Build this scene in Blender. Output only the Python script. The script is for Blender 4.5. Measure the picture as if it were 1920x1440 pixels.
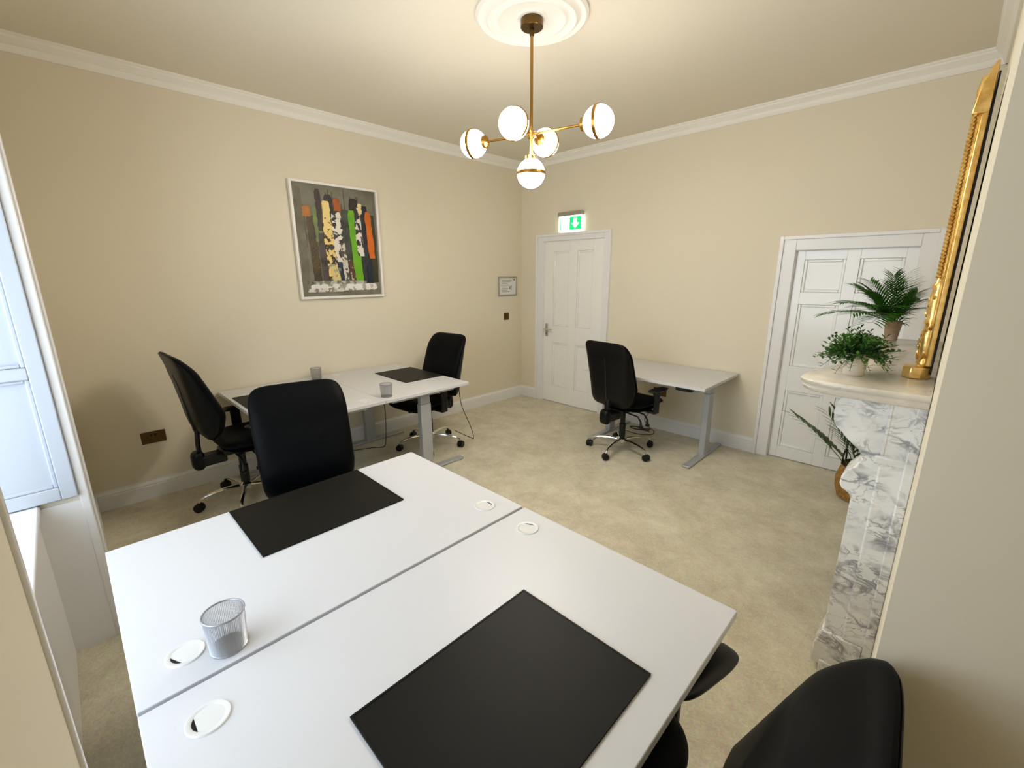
import bpy, bmesh, math, random
from mathutils import Vector, Matrix, Euler

# ------------------------------------------------------------------ scene, camera, world, exposure
scene = bpy.context.scene
for o in list(bpy.data.objects):
    bpy.data.objects.remove(o, do_unlink=True)
COL = scene.collection
PI = math.pi
random.seed(7)

YAW, PITCH, ROLL, FPX = .7767, .2445, -.0039, 823.48
fwd = Vector((-math.sin(YAW)*math.cos(PITCH), math.cos(YAW)*math.cos(PITCH), -math.sin(PITCH)))
rt = Vector((math.cos(YAW), math.sin(YAW), 0)); upv = rt.cross(fwd)
r2 = rt*math.cos(ROLL) + upv*math.sin(ROLL); u2 = upv*math.cos(ROLL) - rt*math.sin(ROLL)
cd = bpy.data.cameras.new('camera'); cam = bpy.data.objects.new('camera', cd); COL.objects.link(cam)
cam.matrix_world = Matrix(((r2.x, u2.x, -fwd.x, 4.077), (r2.y, u2.y, -fwd.y, -4.336), (r2.z, u2.z, -fwd.z, 1.632), (0, 0, 0, 1)))
cd.sensor_width = 36; cd.lens = FPX/1920*36; cd.clip_start = .01; cd.clip_end = 100
scene.camera = cam

SKY_STRENGTH, LAMP_STRENGTH, EXPOSURE = 2.5, 26.0, 1.38
w = bpy.data.worlds.new('sky'); scene.world = w; w.use_nodes = True
nt = w.node_tree; bg = nt.nodes['Background']; bg.inputs[1].default_value = SKY_STRENGTH
bg.inputs[0].default_value = (.76, .88, 1.0, 1)      # even overcast daylight
pl = bpy.data.lights.new('window_portal', 'AREA'); pl.shape = 'RECTANGLE'; pl.size = 1.9; pl.size_y = 1.62; pl.cycles.is_portal = True
po = bpy.data.objects.new('window_portal', pl); COL.objects.link(po); po.location = (2.52, -5.12, 1.54); po.rotation_euler = (-PI/2, 0, PI)

vs = scene.view_settings
vs.view_transform = 'Standard'; vs.look = 'None'; vs.gamma = 1; vs.use_curve_mapping = False; vs.exposure = EXPOSURE
scene.cycles.max_bounces = 6; scene.cycles.diffuse_bounces = 5; scene.cycles.glossy_bounces = 3; scene.cycles.transparent_max_bounces = 6
scene.cycles.use_light_tree = False; scene.cycles.adaptive_threshold = .03; scene.cycles.caustics_reflective = False; scene.cycles.caustics_refractive = False
scene.cycles.sample_clamp_indirect = 8

# ------------------------------------------------------------------ materials
def lin(c):
    return tuple(((x/255/12.92) if x <= 10 else ((x/255+.055)/1.055)**2.4) for x in c) + (1,)

def mat(name, col, rough=.5, metal=0, spec=.5, bump=0, bscale=200, var=None, vscale=3, sheen=0, coat=0, emit=None, es=0, trans=0):
    m = bpy.data.materials.new(name); m.use_nodes = True
    nt = m.node_tree; b = nt.nodes['Principled BSDF']
    b.inputs['Base Color'].default_value = lin(col); b.inputs['Roughness'].default_value = rough
    b.inputs['Metallic'].default_value = metal; b.inputs['Specular IOR Level'].default_value = spec
    if sheen: b.inputs['Sheen Weight'].default_value = sheen; b.inputs['Sheen Roughness'].default_value = .4
    if coat: b.inputs['Coat Weight'].default_value = coat; b.inputs['Coat Roughness'].default_value = .15
    if emit: b.inputs['Emission Color'].default_value = lin(emit); b.inputs['Emission Strength'].default_value = es
    if trans: b.inputs['Transmission Weight'].default_value = trans
    tc = nt.nodes.new('ShaderNodeTexCoord')
    if bump:
        n = nt.nodes.new('ShaderNodeTexNoise'); n.inputs['Scale'].default_value = bscale; n.inputs['Detail'].default_value = 4
        nt.links.new(tc.outputs['Object'], n.inputs['Vector'])
        bp = nt.nodes.new('ShaderNodeBump'); bp.inputs['Strength'].default_value = bump; bp.inputs['Distance'].default_value = .01
        nt.links.new(n.outputs['Fac'], bp.inputs['Height']); nt.links.new(bp.outputs['Normal'], b.inputs['Normal'])
    if var:
        n = nt.nodes.new('ShaderNodeTexNoise'); n.inputs['Scale'].default_value = vscale; n.inputs['Detail'].default_value = 5
        nt.links.new(tc.outputs['Object'], n.inputs['Vector'])
        r = nt.nodes.new('ShaderNodeValToRGB'); r.color_ramp.elements[0].position = .35; r.color_ramp.elements[1].position = .65
        r.color_ramp.elements[0].color = lin(col); r.color_ramp.elements[1].color = lin(var)
        nt.links.new(n.outputs['Fac'], r.inputs['Fac']); nt.links.new(r.outputs['Color'], b.inputs['Base Color'])
    return m

M = {}
M['wall'] = mat('wall_paint', (226, 217, 196), .75, spec=.25)
M['ceil'] = mat('ceiling_paint', (230, 222, 206), .8, spec=.2)
M['white'] = mat('white_gloss_paint', (232, 231, 230), .28, bump=.015, bscale=60)
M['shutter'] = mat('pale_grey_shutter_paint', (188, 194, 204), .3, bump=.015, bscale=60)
M['plaster'] = mat('white_plaster', (242, 238, 230), .6)
M['door'] = mat('white_door_paint', (240, 238, 234), .32, bump=.02, bscale=45)
M['door2'] = mat('white_gloss_door_paint', (238, 238, 236), .16, bump=.05, bscale=38)
M['desk'] = mat('white_melamine', (207, 207, 210), .38, spec=.4)
M['deskedge'] = mat('grey_edge_band', (150, 148, 150), .5)
M['steel'] = mat('grey_powder_coat', (176, 180, 184), .4, metal=.3)
M['plasticw'] = mat('white_plastic', (216, 216, 214), .3)
M['plasticb'] = mat('black_plastic', (8, 8, 9), .38, spec=.4)
M['shell'] = mat('black_shell_plastic', (6, 7, 8), .38, spec=.25, bump=.03, bscale=400)
M['fabric'] = mat('black_chair_fabric', (6, 7, 9), .5, spec=.07, bump=.08, bscale=900, sheen=.02)
M['chrome'] = mat('chrome', (225, 222, 214), .12, metal=1)
M['leather'] = mat('black_leather', (11, 12, 9), .5, spec=.18, bump=.05, bscale=700)
M['mesh'] = mat('silver_wire', (170, 172, 178), .35, metal=.85)
M['brass'] = mat('antique_brass', (172, 128, 62), .26, metal=1)
M['darkbrass'] = mat('dark_antique_brass', (104, 80, 46), .34, metal=1)
M['gold'] = mat('gilt_wood', (240, 206, 134), .28, metal=.85, bump=.12, bscale=90, var=(212, 166, 86), vscale=30)
M['dark'] = mat('dark_backing', (14, 9, 7), .8)
M['glassm'] = mat('mirror_glass', (235, 238, 238), .02, metal=1)
M['frame'] = mat('white_picture_frame', (238, 234, 228), .4)
M['alu'] = mat('brushed_aluminium', (178, 172, 160), .35, metal=.7)
M['paper'] = mat('notice_paper', (226, 226, 220), .7)
M['ink'] = mat('grey_print', (150, 152, 152), .8)
M['red'] = mat('dark_red_print', (110, 52, 40), .8)
M['pot'] = mat('off_white_ceramic_pot', (214, 202, 184), .55, bump=.1, bscale=60)
M['pot2'] = mat('clay_pot', (160, 118, 78), .6, var=(196, 176, 150), vscale=8)
M['soil'] = mat('soil', (40, 30, 20), .9)
M['leaf'] = mat('palm_leaf', (34, 92, 16), .5, spec=.25, var=(66, 128, 24), vscale=9)
M['leafb'] = mat('herb_leaf', (26, 74, 24), .5, var=(82, 132, 40), vscale=14)
M['leafd'] = mat('dark_lance_leaf', (30, 62, 26), .4, var=(60, 96, 44), vscale=10)
M['stem'] = mat('green_stem', (70, 96, 40), .6)
M['basket'] = mat('woven_straw', (176, 134, 66), .75, bump=.5, bscale=120, var=(140, 100, 44), vscale=40)
M['rope'] = mat('black_rope', (24, 20, 18), .8)
M['cable'] = mat('black_cable', (22, 22, 24), .45)
M['green'] = mat('exit_green', (0, 190, 80), .5, emit=(0, 200, 84), es=.9)
M['lit'] = mat('lit_acrylic', (240, 250, 240), .4, emit=(236, 255, 238), es=1.1)
M['globe'] = mat('lit_opal_glass', (255, 248, 236), .3, emit=(255, 247, 234), es=LAMP_STRENGTH)
nt = M['globe'].node_tree; gg = nt.nodes.new('ShaderNodeNewGeometry'); sz = nt.nodes.new('ShaderNodeSeparateXYZ'); mg = nt.nodes.new('ShaderNodeMapRange')   # emission shaped by facing: weak upwards to spare the ceiling a hot spot
nt.links.new(gg.outputs['Normal'], sz.inputs[0]); nt.links.new(sz.outputs['Z'], mg.inputs[0]); nt.links.new(mg.outputs[0], nt.nodes['Principled BSDF'].inputs['Emission Strength'])
mg.inputs[1].default_value = -.7; mg.inputs[2].default_value = .7; mg.inputs[3].default_value = LAMP_STRENGTH*1.6; mg.inputs[4].default_value = LAMP_STRENGTH*.09
M['glass'] = None

def carpet_mat():
    m = bpy.data.materials.new('beige_carpet'); m.use_nodes = True; nt = m.node_tree; N = nt.nodes; b = N['Principled BSDF']
    b.inputs['Roughness'].default_value = .95; b.inputs['Specular IOR Level'].default_value = .1; b.inputs['Sheen Weight'].default_value = .25
    tc = N.new('ShaderNodeTexCoord'); mp = N.new('ShaderNodeMapping'); mp.inputs['Scale'].default_value = (1, 1.1, 1); mp.inputs['Rotation'].default_value = (0, 0, .7)
    nt.links.new(tc.outputs['Object'], mp.inputs['Vector'])
    a = N.new('ShaderNodeTexNoise'); a.inputs['Scale'].default_value = 3.6; a.inputs['Detail'].default_value = 7; a.inputs['Roughness'].default_value = .8; a.inputs['Distortion'].default_value = .15
    nt.links.new(mp.outputs['Vector'], a.inputs['Vector'])
    r = N.new('ShaderNodeValToRGB'); e = r.color_ramp.elements; e[0].position = .33; e[0].color = lin((184, 174, 146)); e[1].position = .68; e[1].color = lin((218, 211, 186))
    nt.links.new(a.outputs['Fac'], r.inputs['Fac'])
    f = N.new('ShaderNodeTexNoise'); f.inputs['Scale'].default_value = 110; f.inputs['Detail'].default_value = 3
    nt.links.new(tc.outputs['Object'], f.inputs['Vector'])
    mx = N.new('ShaderNodeMix'); mx.data_type = 'RGBA'; mx.blend_type = 'OVERLAY'; mx.inputs['Factor'].default_value = .45
    nt.links.new(r.outputs['Color'], mx.inputs[6]); nt.links.new(f.outputs['Color'], mx.inputs[7])
    hs = N.new('ShaderNodeHueSaturation'); hs.inputs['Saturation'].default_value = .9
    nt.links.new(mx.outputs[2], hs.inputs['Color']); nt.links.new(hs.outputs['Color'], b.inputs['Base Color'])
    bp = N.new('ShaderNodeBump'); bp.inputs['Strength'].default_value = .5; bp.inputs['Distance'].default_value = .006
    ad = N.new('ShaderNodeMath'); nt.links.new(a.outputs['Fac'], ad.inputs[0]); nt.links.new(f.outputs['Fac'], ad.inputs[1])
    nt.links.new(ad.outputs[0], bp.inputs['Height']); nt.links.new(bp.outputs['Normal'], b.inputs['Normal'])
    return m
M['carpet'] = carpet_mat()

def marble_mat(name, veins, scale, basec=(242, 241, 238)):
    m = bpy.data.materials.new(name); m.use_nodes = True; nt = m.node_tree; N = nt.nodes; b = N['Principled BSDF']
    b.inputs['Roughness'].default_value = .22
    tc = N.new('ShaderNodeTexCoord'); mp = N.new('ShaderNodeMapping'); mp.inputs['Rotation'].default_value = (.5, .3, .4); mp.inputs['Scale'].default_value = (1, 1, 1.5)
    nt.links.new(tc.outputs['Object'], mp.inputs['Vector'])
    d = N.new('ShaderNodeTexNoise'); d.inputs['Scale'].default_value = 5; d.inputs['Detail'].default_value = 6
    nt.links.new(mp.outputs['Vector'], d.inputs['Vector'])
    ml = N.new('ShaderNodeVectorMath'); ml.operation = 'MULTIPLY_ADD'; ml.inputs[1].default_value = (.1, .1, .1)
    nt.links.new(d.outputs['Color'], ml.inputs[0]); nt.links.new(mp.outputs['Vector'], ml.inputs[2])
    def ridge(sc):
        v_ = N.new('ShaderNodeTexNoise'); v_.inputs['Scale'].default_value = sc; v_.inputs['Detail'].default_value = 3.5; v_.inputs['Roughness'].default_value = .55; v_.inputs['Distortion'].default_value = .6
        nt.links.new(ml.outputs[0], v_.inputs['Vector'])
        sb = N.new('ShaderNodeMath'); sb.operation = 'SUBTRACT'; sb.inputs[1].default_value = .5; nt.links.new(v_.outputs['Fac'], sb.inputs[0])
        ab = N.new('ShaderNodeMath'); ab.operation = 'ABSOLUTE'; nt.links.new(sb.outputs[0], ab.inputs[0]); return ab
    v1, v2 = ridge(scale), ridge(scale*2.1)
    v = N.new('ShaderNodeMath'); v.operation = 'MINIMUM'; nt.links.new(v1.outputs[0], v.inputs[0])
    m2 = N.new('ShaderNodeMath'); m2.operation = 'MULTIPLY_ADD'; m2.inputs[1].default_value = 1.6; m2.inputs[2].default_value = .008; nt.links.new(v2.outputs[0], m2.inputs[0]); nt.links.new(m2.outputs[0], v.inputs[1])
    r = N.new('ShaderNodeValToRGB'); e = r.color_ramp.elements; e[0].position = 0; e[0].color = lin(veins); e[1].position = .05; e[1].color = lin(basec)
    x = e.new(.018); x.color = lin(tuple(int((p+q)/2) for p, q in zip(veins, (228, 226, 220))))
    nt.links.new(v.outputs[0], r.inputs['Fac'])
    n2 = N.new('ShaderNodeTexNoise'); n2.inputs['Scale'].default_value = 7; n2.inputs['Detail'].default_value = 6
    nt.links.new(ml.outputs[0], n2.inputs['Vector'])
    r2_ = N.new('ShaderNodeValToRGB'); r2_.color_ramp.elements[0].position = .35; r2_.color_ramp.elements[0].color = lin((220, 220, 220)); r2_.color_ramp.elements[1].position = .6; r2_.color_ramp.elements[1].color = (1, 1, 1, 1)
    nt.links.new(n2.outputs['Fac'], r2_.inputs['Fac'])
    n3 = N.new('ShaderNodeTexNoise'); n3.inputs['Scale'].default_value = 9; nt.links.new(mp.outputs['Vector'], n3.inputs['Vector'])
    r3 = N.new('ShaderNodeValToRGB'); r3.color_ramp.elements[0].position = .38; r3.color_ramp.elements[1].position = .62; nt.links.new(n3.outputs['Fac'], r3.inputs['Fac'])
    fade = N.new('ShaderNodeMix'); fade.data_type = 'RGBA'; fade.inputs[7].default_value = lin(basec)
    nt.links.new(r3.outputs['Color'], fade.inputs['Factor']); nt.links.new(r.outputs['Color'], fade.inputs[6])
    mx = N.new('ShaderNodeMix'); mx.data_type = 'RGBA'; mx.blend_type = 'MULTIPLY'; mx.inputs['Factor'].default_value = .55
    nt.links.new(fade.outputs[2], mx.inputs[6]); nt.links.new(r2_.outputs['Color'], mx.inputs[7]); nt.links.new(mx.outputs[2], b.inputs['Base Color'])
    return m
M['marble'] = marble_mat('white_veined_marble', (146, 147, 152), 7)
M['marble2'] = marble_mat('warm_lit_shelf_marble', (202, 194, 180), 3, (224, 216, 202))  # cream tint puts the warm light on the shelf into its colour

def glass_mat():
    m = bpy.data.materials.new('window_glass'); m.use_nodes = True; nt = m.node_tree; N = nt.nodes
    for n in list(N):
        if n.type == 'BSDF_PRINCIPLED': N.remove(n)
    t = N.new('ShaderNodeBsdfTransparent'); g = N.new('ShaderNodeBsdfGlossy'); g.inputs['Roughness'].default_value = .02
    mx = N.new('ShaderNodeMixShader'); mx.inputs[0].default_value = .06
    nt.links.new(t.outputs[0], mx.inputs[1]); nt.links.new(g.outputs[0], mx.inputs[2]); nt.links.new(mx.outputs[0], N['Material Output'].inputs[0])
    return m
M['glass'] = glass_mat()

# ------------------------------------------------------------------ mesh builder
class MB:
    def __init__(s): s.v = []; s.f = []
    def add(s, vs, fs):
        o = len(s.v); s.v += [Vector(p) for p in vs]; s.f += [tuple(i+o for i in f) for f in fs]; return s
    def box(s, x0, x1, y0, y1, z0, z1):
        return s.add([(x0, y0, z0), (x1, y0, z0), (x1, y1, z0), (x0, y1, z0), (x0, y0, z1), (x1, y0, z1), (x1, y1, z1), (x0, y1, z1)],
                     [(0, 3, 2, 1), (4, 5, 6, 7), (0, 1, 5, 4), (1, 2, 6, 5), (2, 3, 7, 6), (3, 0, 4, 7)])
    def prism(s, poly, axis, a, b):
        # poly: 2D points; axis 'x': poly=(y,z); 'y': poly=(x,z); 'z': poly=(x,y)
        def p3(p, t): return {'x': (t, p[0], p[1]), 'y': (p[0], t, p[1]), 'z': (p[0], p[1], t)}[axis]
        n = len(poly); vs = [p3(p, a) for p in poly] + [p3(p, b) for p in poly]
        fs = [tuple(range(n))[::-1], tuple(range(n, 2*n))] + [(i, (i+1) % n, n+(i+1) % n, n+i) for i in range(n)]
        return s.add(vs, fs)
    def tube(s, path, r, seg=10, caps=True, flat=1.0):
        P = [Vector(p) for p in path]; R = r if isinstance(r, (list, tuple)) else [r]*len(P)
        t0 = (P[1]-P[0]).normalized(); ref = Vector((0, 0, 1)) if abs(t0.z) < .9 else Vector((1, 0, 0))
        n = t0.cross(ref).normalized(); o = len(s.v)
        for i, p in enumerate(P):
            t = (P[min(i+1, len(P)-1)]-P[max(i-1, 0)]).normalized()
            n = (n - t*n.dot(t)).normalized(); bb = t.cross(n)
            for k in range(seg):
                a = 2*PI*k/seg; s.v.append(p + n*math.cos(a)*R[i] + bb*math.sin(a)*R[i]*flat)
        for i in range(len(P)-1):
            for k in range(seg):
                s.f.append((o+i*seg+k, o+i*seg+(k+1) % seg, o+(i+1)*seg+(k+1) % seg, o+(i+1)*seg+k))
        if caps:
            s.f.append(tuple(o+k for k in range(seg))[::-1]); s.f.append(tuple(o+(len(P)-1)*seg+k for k in range(seg)))
        return s
    def lathe(s, prof, seg=24, c=(0, 0, 0), axis=(0, 0, 1)):
        # prof: (r, h) list, closed with caps when r>0 at the ends
        A = Vector(axis).normalized(); ref = Vector((1, 0, 0)) if abs(A.x) < .9 else Vector((0, 1, 0))
        n = A.cross(ref).normalized(); b = A.cross(n); C = Vector(c); o = len(s.v)
        for r, h in prof:
            for k in range(seg):
                a = 2*PI*k/seg; s.v.append(C + A*h + (n*math.cos(a)+b*math.sin(a))*max(r, 1e-5))
        for i in range(len(prof)-1):
            for k in range(seg):
                s.f.append((o+i*seg+k, o+i*seg+(k+1) % seg, o+(i+1)*seg+(k+1) % seg, o+(i+1)*seg+k))
        s.f.append(tuple(o+k for k in range(seg))[::-1]); s.f.append(tuple(o+(len(prof)-1)*seg+k for k in range(seg)))
        return s
    def pillow(s, a, b, n, tf, tb, place, p=5, rings=9, seg=64):
        o = len(s.v); outl = []
        for k in range(seg):
            t = 2*PI*(k+.5)/seg; c_, s_ = math.cos(t), math.sin(t)
            outl.append((a*math.copysign(abs(c_)**(2/n), c_), b*math.copysign(abs(s_)**(2/n), s_)))
        rs = [math.sin((i+1)/rings*PI/2) for i in range(rings)]
        dep = lambda r: math.sqrt(max(0, 1-r**p))
        for side in (1, -1):
            th = tf if side > 0 else tb
            rr = rs if side > 0 else rs[:-1]
            for r in rr:
                for (x, z) in outl: s.v.append(Vector(place(x*r, z*r, side, dep(r)*th)))
        cf = len(s.v); s.v.append(Vector(place(0, 0, 1, tf))); cb = len(s.v); s.v.append(Vector(place(0, 0, -1, tb)))
        F = lambda i, k: o+i*seg+k % seg
        Bk = lambda i, k: (o+rings*seg+i*seg+k % seg) if i < rings-1 else F(rings-1, k)
        for k in range(seg):
            s.f.append((cf, F(0, k), F(0, k+1))); s.f.append((cb, Bk(0, k+1), Bk(0, k)))
            for i in range(rings-1):
                s.f.append((F(i, k), F(i+1, k), F(i+1, k+1), F(i, k+1)))
                s.f.append((Bk(i, k+1), Bk(i+1, k+1), Bk(i+1, k), Bk(i, k)))
        return s
    def build(s, name, m, parent=None, bevel=0, smooth=True, angle=35, segs=2):
        me = bpy.data.meshes.new(name); me.from_pydata([tuple(v) for v in s.v], [], s.f); me.update()
        bm = bmesh.new(); bm.from_mesh(me); bmesh.ops.recalc_face_normals(bm, faces=bm.faces); bm.to_mesh(me); bm.free()
        if smooth:
            me.polygons.foreach_set('use_smooth', [True]*len(me.polygons)); me.set_sharp_from_angle(angle=math.radians(angle))
        me.materials.append(M[m] if isinstance(m, str) else m)
        o = bpy.data.objects.new(name, me); COL.objects.link(o); o.parent = parent
        if bevel:
            bv = o.modifiers.new('bevel', 'BEVEL'); bv.width = bevel; bv.segments = segs; bv.limit_method = 'ANGLE'; bv.angle_limit = math.radians(40)
        return o

def thing(name, label, cat, loc=(0, 0, 0), rz=0, group=None):
    o = bpy.data.objects.new(name, None); COL.objects.link(o); o.empty_display_size = .1
    o.location = loc; o.rotation_euler = (0, 0, rz)
    return tag(o, label, cat, group)
def tag(o, label, cat, group=None):
    o['label'] = label; o['category'] = cat
    if group: o['group'] = group
    return o
def struct(o, label=None):
    o['kind'] = 'structure'
    if label: o['label'] = label
    return o
def copy_tree(o, parent=None):
    c = o.copy(); COL.objects.link(c); c.parent = parent
    for ch in list(o.children): copy_tree(ch, c)
    return c

# ------------------------------------------------------------------ room
XR, YB, YW, HC = 4.09, -3.35, -4.405, 2.965        # right wall, chimney corner, window wall, ceiling
XA = 4.75                                           # alcove right wall
W0, W1, WZ0, WZ1 = 1.54, 3.50, .72, 2.36            # window recess
D1 = (.385, 1.262, 2.02); D2 = (3.105, 3.87, 1.815)

struct(MB().box(-.15, XA+.15, -5.2, .15, -.1, 0).build('floor', 'carpet'), 'beige cut pile carpet with brushed light and dark patches')
struct(MB().box(-.15, XA+.15, -5.2, .15, HC, HC+.1).build('ceiling', 'ceil'), 'plain off white painted ceiling')
struct(MB().box(-.15, 0, -5.2, .15, 0, HC).build('wall_left', 'wall'), 'beige painted wall behind the two joined far desks')
wb = MB()
for x0, x1, z0 in ((0, D1[0], 0), (D1[0], D1[1], D1[2]), (D1[1], D2[0], 0), (D2[0], D2[1], D2[2]), (D2[1], XA+.15, 0)): wb.box(x0, x1, 0, .15, z0, HC)
wb.box(0, XA, .12, .15, 0, HC)
struct(wb.build('wall_back', 'wall', smooth=False), 'beige painted wall with two white doors')
struct(MB().box(XR, XA, YB, 0, 0, HC).build('wall_right', 'wall'), 'pale beige chimney wall carrying the mirror and fireplace')
struct(MB().box(XA, XA+.15, -5.2, YB, 0, HC).build('wall_alcove', 'wall'))
ww = MB(); ww.box(-.15, W0, -5.15, YW, 0, HC); ww.box(W1, XA+.15, -5.15, YW, 0, HC); ww.box(W0, W1, -5.15, YW, WZ1, HC); ww.box(W0, W1, -5.15, -4.557, 0, WZ0-.03)
struct(ww.build('wall_window', 'wall', smooth=False), 'beige painted wall around the window recess')

# window recess lining, panelled shutters, sill, architrave
t = struct(thing('window_1', 'x', 'x'))
del t['category']; t['label'] = 'white panelled window recess with folded shutter at the left edge'
MB().box(W0, W0+.012, -4.557, YW, 0, WZ0-.02).build('lining', 'white', t)
MB().box(W0, W1, -4.562, -4.550, 0, WZ0-.03).build('apron', 'white', t, bevel=.002)
MB().box(W0+.012, W1-.012, -5.15, -4.535, WZ0-.03, WZ0).build('sill', 'white', t, bevel=.006)
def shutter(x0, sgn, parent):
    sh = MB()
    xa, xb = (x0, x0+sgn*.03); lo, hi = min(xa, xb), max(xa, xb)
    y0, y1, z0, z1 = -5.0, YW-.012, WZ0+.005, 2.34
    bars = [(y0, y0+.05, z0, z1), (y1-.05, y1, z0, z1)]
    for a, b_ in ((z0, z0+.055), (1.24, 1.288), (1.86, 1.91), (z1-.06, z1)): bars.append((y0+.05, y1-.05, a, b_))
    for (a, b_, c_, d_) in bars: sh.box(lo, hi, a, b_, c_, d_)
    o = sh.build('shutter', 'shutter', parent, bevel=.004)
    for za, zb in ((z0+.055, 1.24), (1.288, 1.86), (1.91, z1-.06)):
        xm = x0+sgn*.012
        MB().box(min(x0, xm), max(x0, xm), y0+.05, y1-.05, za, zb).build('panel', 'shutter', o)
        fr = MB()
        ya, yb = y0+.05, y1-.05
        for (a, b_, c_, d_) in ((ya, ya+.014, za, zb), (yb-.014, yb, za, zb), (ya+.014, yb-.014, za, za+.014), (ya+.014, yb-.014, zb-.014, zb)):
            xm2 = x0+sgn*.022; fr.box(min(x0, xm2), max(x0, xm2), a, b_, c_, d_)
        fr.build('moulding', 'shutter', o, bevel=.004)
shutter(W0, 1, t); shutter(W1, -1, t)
a = MB().box(1.455, W0-.006, YW, -4.375, 0, WZ1+.1).box(W0-.004, W0+.014, YW-.012, -4.385, 0, WZ1)
a.build('architrave', 'white', t, bevel=.006)
MB().box(W1-.006, W1+.006, YW-.01, YW+.004, 0, WZ1).build('corner_bead', 'white', t, bevel=.002)
MB().box(1.455, W1, YW, -4.378, WZ1, WZ1+.1).build('head_architrave', 'white', t, bevel=.005)
# sashes
for k, (z0, z1, yy) in enumerate(((WZ0, 1.55, -5.03), (1.52, 2.35, -5.07))):
    sa = MB(); x0, x1 = W0+.03, W1-.03
    for b_ in ((x0, x0+.05, z0, z1), (x1-.05, x1, z0, z1), (x0+.05, x1-.05, z0, z0+.06), (x0+.05, x1-.05, z1-.045, z1)): sa.box(b_[0], b_[1], yy-.02, yy+.02, b_[2], b_[3])
    xs = [x0+.05+(x1-x0-.1)*i/3 for i in range(4)]
    for xm in xs[1:3]: sa.box(xm-.012, xm+.012, yy-.015, yy+.015, z0+.06, z1-.045)
    so = sa.build('sash', 'white', t, bevel=.003)
    for i in range(3): MB().box(xs[i]+.012, xs[i+1]-.012, yy-.002, yy+.002, z0+.06, z1-.045).build('pane', 'glass', so)

# cornice (profile: distance from wall, height below ceiling)
CP = [(0, -.092), (.012, -.092), (.022, -.08), (.03, -.062), (.03, -.056), (.024, -.052), (.03, -.046), (.044, -.036), (.058, -.026), (.062, -.016), (.07, -.012), (.07, 0), (0, 0)]
def cornice(n, axis, fixed, sgn, a, b):
    poly = [(fixed+sgn*d, HC+h) for d, h in CP]
    return struct(MB().prism(poly, axis, a, b).build('trim_%d' % n, 'plaster', angle=25), 'white moulded ceiling cornice')
cornice(1, 'y', 0, 1, YW, 0); cornice(2, 'x', 0, -1, 0, XR); cornice(3, 'y', XR, -1, YB-.1, 0)
cornice(4, 'x', YB, -1, XR-.1, XA); cornice(5, 'x', YW, 1, 0, XA)
# skirting
SP = [(0, 0), (.02, 0), (.02, .1), (.017, .106), (.02, .112), (.014, .128), (.008, .134), (.008, .143), (0, .143)]
def skirt(name, axis, fixed, sgn, a, b):
    return struct(MB().prism([(fixed+sgn*d, h) for d, h in SP], axis, a, b).build(name, 'white', angle=25), 'white moulded skirting board')
skirt('baseboard_left', 'y', 0, 1, YW, 0)
skirt('baseboard_back', 'x', 0, -1, .02, .272); skirt('baseboard_back_middle', 'x', 0, -1, 1.36, 2.985)
skirt('baseboard_right', 'y', XR, -1, YB-.02, -2.36); skirt('baseboard_chimney', 'x', YB, -1, XR-.02, XA)
skirt('baseboard_window', 'x', YW, 1, .02, 1.455)

# doors
def door(name, label, x0, x1, zt, arch, rows, cols, m, recess, handle_x=None):
    t = struct(thing(name, label, 'x')); del t['category']
    stile = cols[0]
    L = MB(); yf, yb = recess, recess+.035
    xs = cols[1]; zs = rows
    # stiles and rails as one leaf frame, panels set back
    edges_x = [x0+.003] + [v for c in xs for v in c] + [x1-.003]; edges_z = [.006] + [v for r in zs for v in r] + [zt-.003]
    for i in range(0, len(edges_x), 2): L.box(edges_x[i], edges_x[i+1], yf, yb, edges_z[0], edges_z[-1])
    for (ca, cb) in xs:
        for i in range(0, len(edges_z), 2): L.box(ca, cb, yf, yb, edges_z[i], edges_z[i+1])
    leaf = L.build('leaf', m, t, bevel=.002)
    for (ca, cb) in xs:
        for (za, zb) in zs:
            P = MB(); P.box(ca, cb, yf+.019, yb, za, zb); P.build('panel', m, leaf)
            fr = MB(); q = .022
            def strip(a0, a1, b0, b1): fr.box(a0, a1, yf+.007, yf+.02, b0, b1)
            strip(ca, ca+q, za, zb); strip(cb-q, cb, za, zb); strip(ca+q, cb-q, za, za+q); strip(ca+q, cb-q, zb-q, zb)
            fr.build('moulding', m, leaf, bevel=.006)
    A = MB(); ax0, ax1, az = arch
    def step(a0, a1, b0, b1, y): A.box(a0, a1, y, .002, b0, b1)
    for (i0, o0, y) in ((0, .0, -.014), (0, .03, -.026)):
        pass
    A.box(ax0, x0, -.018, .002, 0, az); A.box(x1, ax1, -.018, .002, 0, az); A.box(x0, x1, -.018, .002, zt, az)
    A.box(ax0, ax0+.03, -.034, -.018, 0, az); A.box(ax1-.03, ax1, -.034, -.018, 0, az); A.box(ax0+.03, ax1-.03, -.034, -.018, az-.03, az)
    A.build('architrave', M['white'], t, bevel=.004)
    J = MB(); J.box(x0-.001, x0+.003, -.004, .12, 0, zt); J.box(x1-.003, x1+.001, -.004, .12, 0, zt); J.box(x0, x1, -.004, .12, zt-.003, zt+.001)
    J.build('jamb', 'white', t)
    return t, leaf
t, leaf = door('door_1', 'tall white four panel door with lever handle under the exit sign', D1[0], D1[1], D1[2], (.272, 1.352, 2.105),
               [(.22, .79), (1.0, 1.9)], (0, [(.53, .775), (.885, 1.11)]), M['door'], .012)
h = MB(); h.box(.417, .455, .002, .012, .86, 1.02); hp = h.build('handle_plate', 'alu', leaf, bevel=.003)
h = MB(); h.tube([(.436, .006, .955), (.436, -.045, .955), (.45, -.052, .955), (.56, -.05, .953)], .0095, 10); h.build('handle', 'chrome', leaf)
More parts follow.
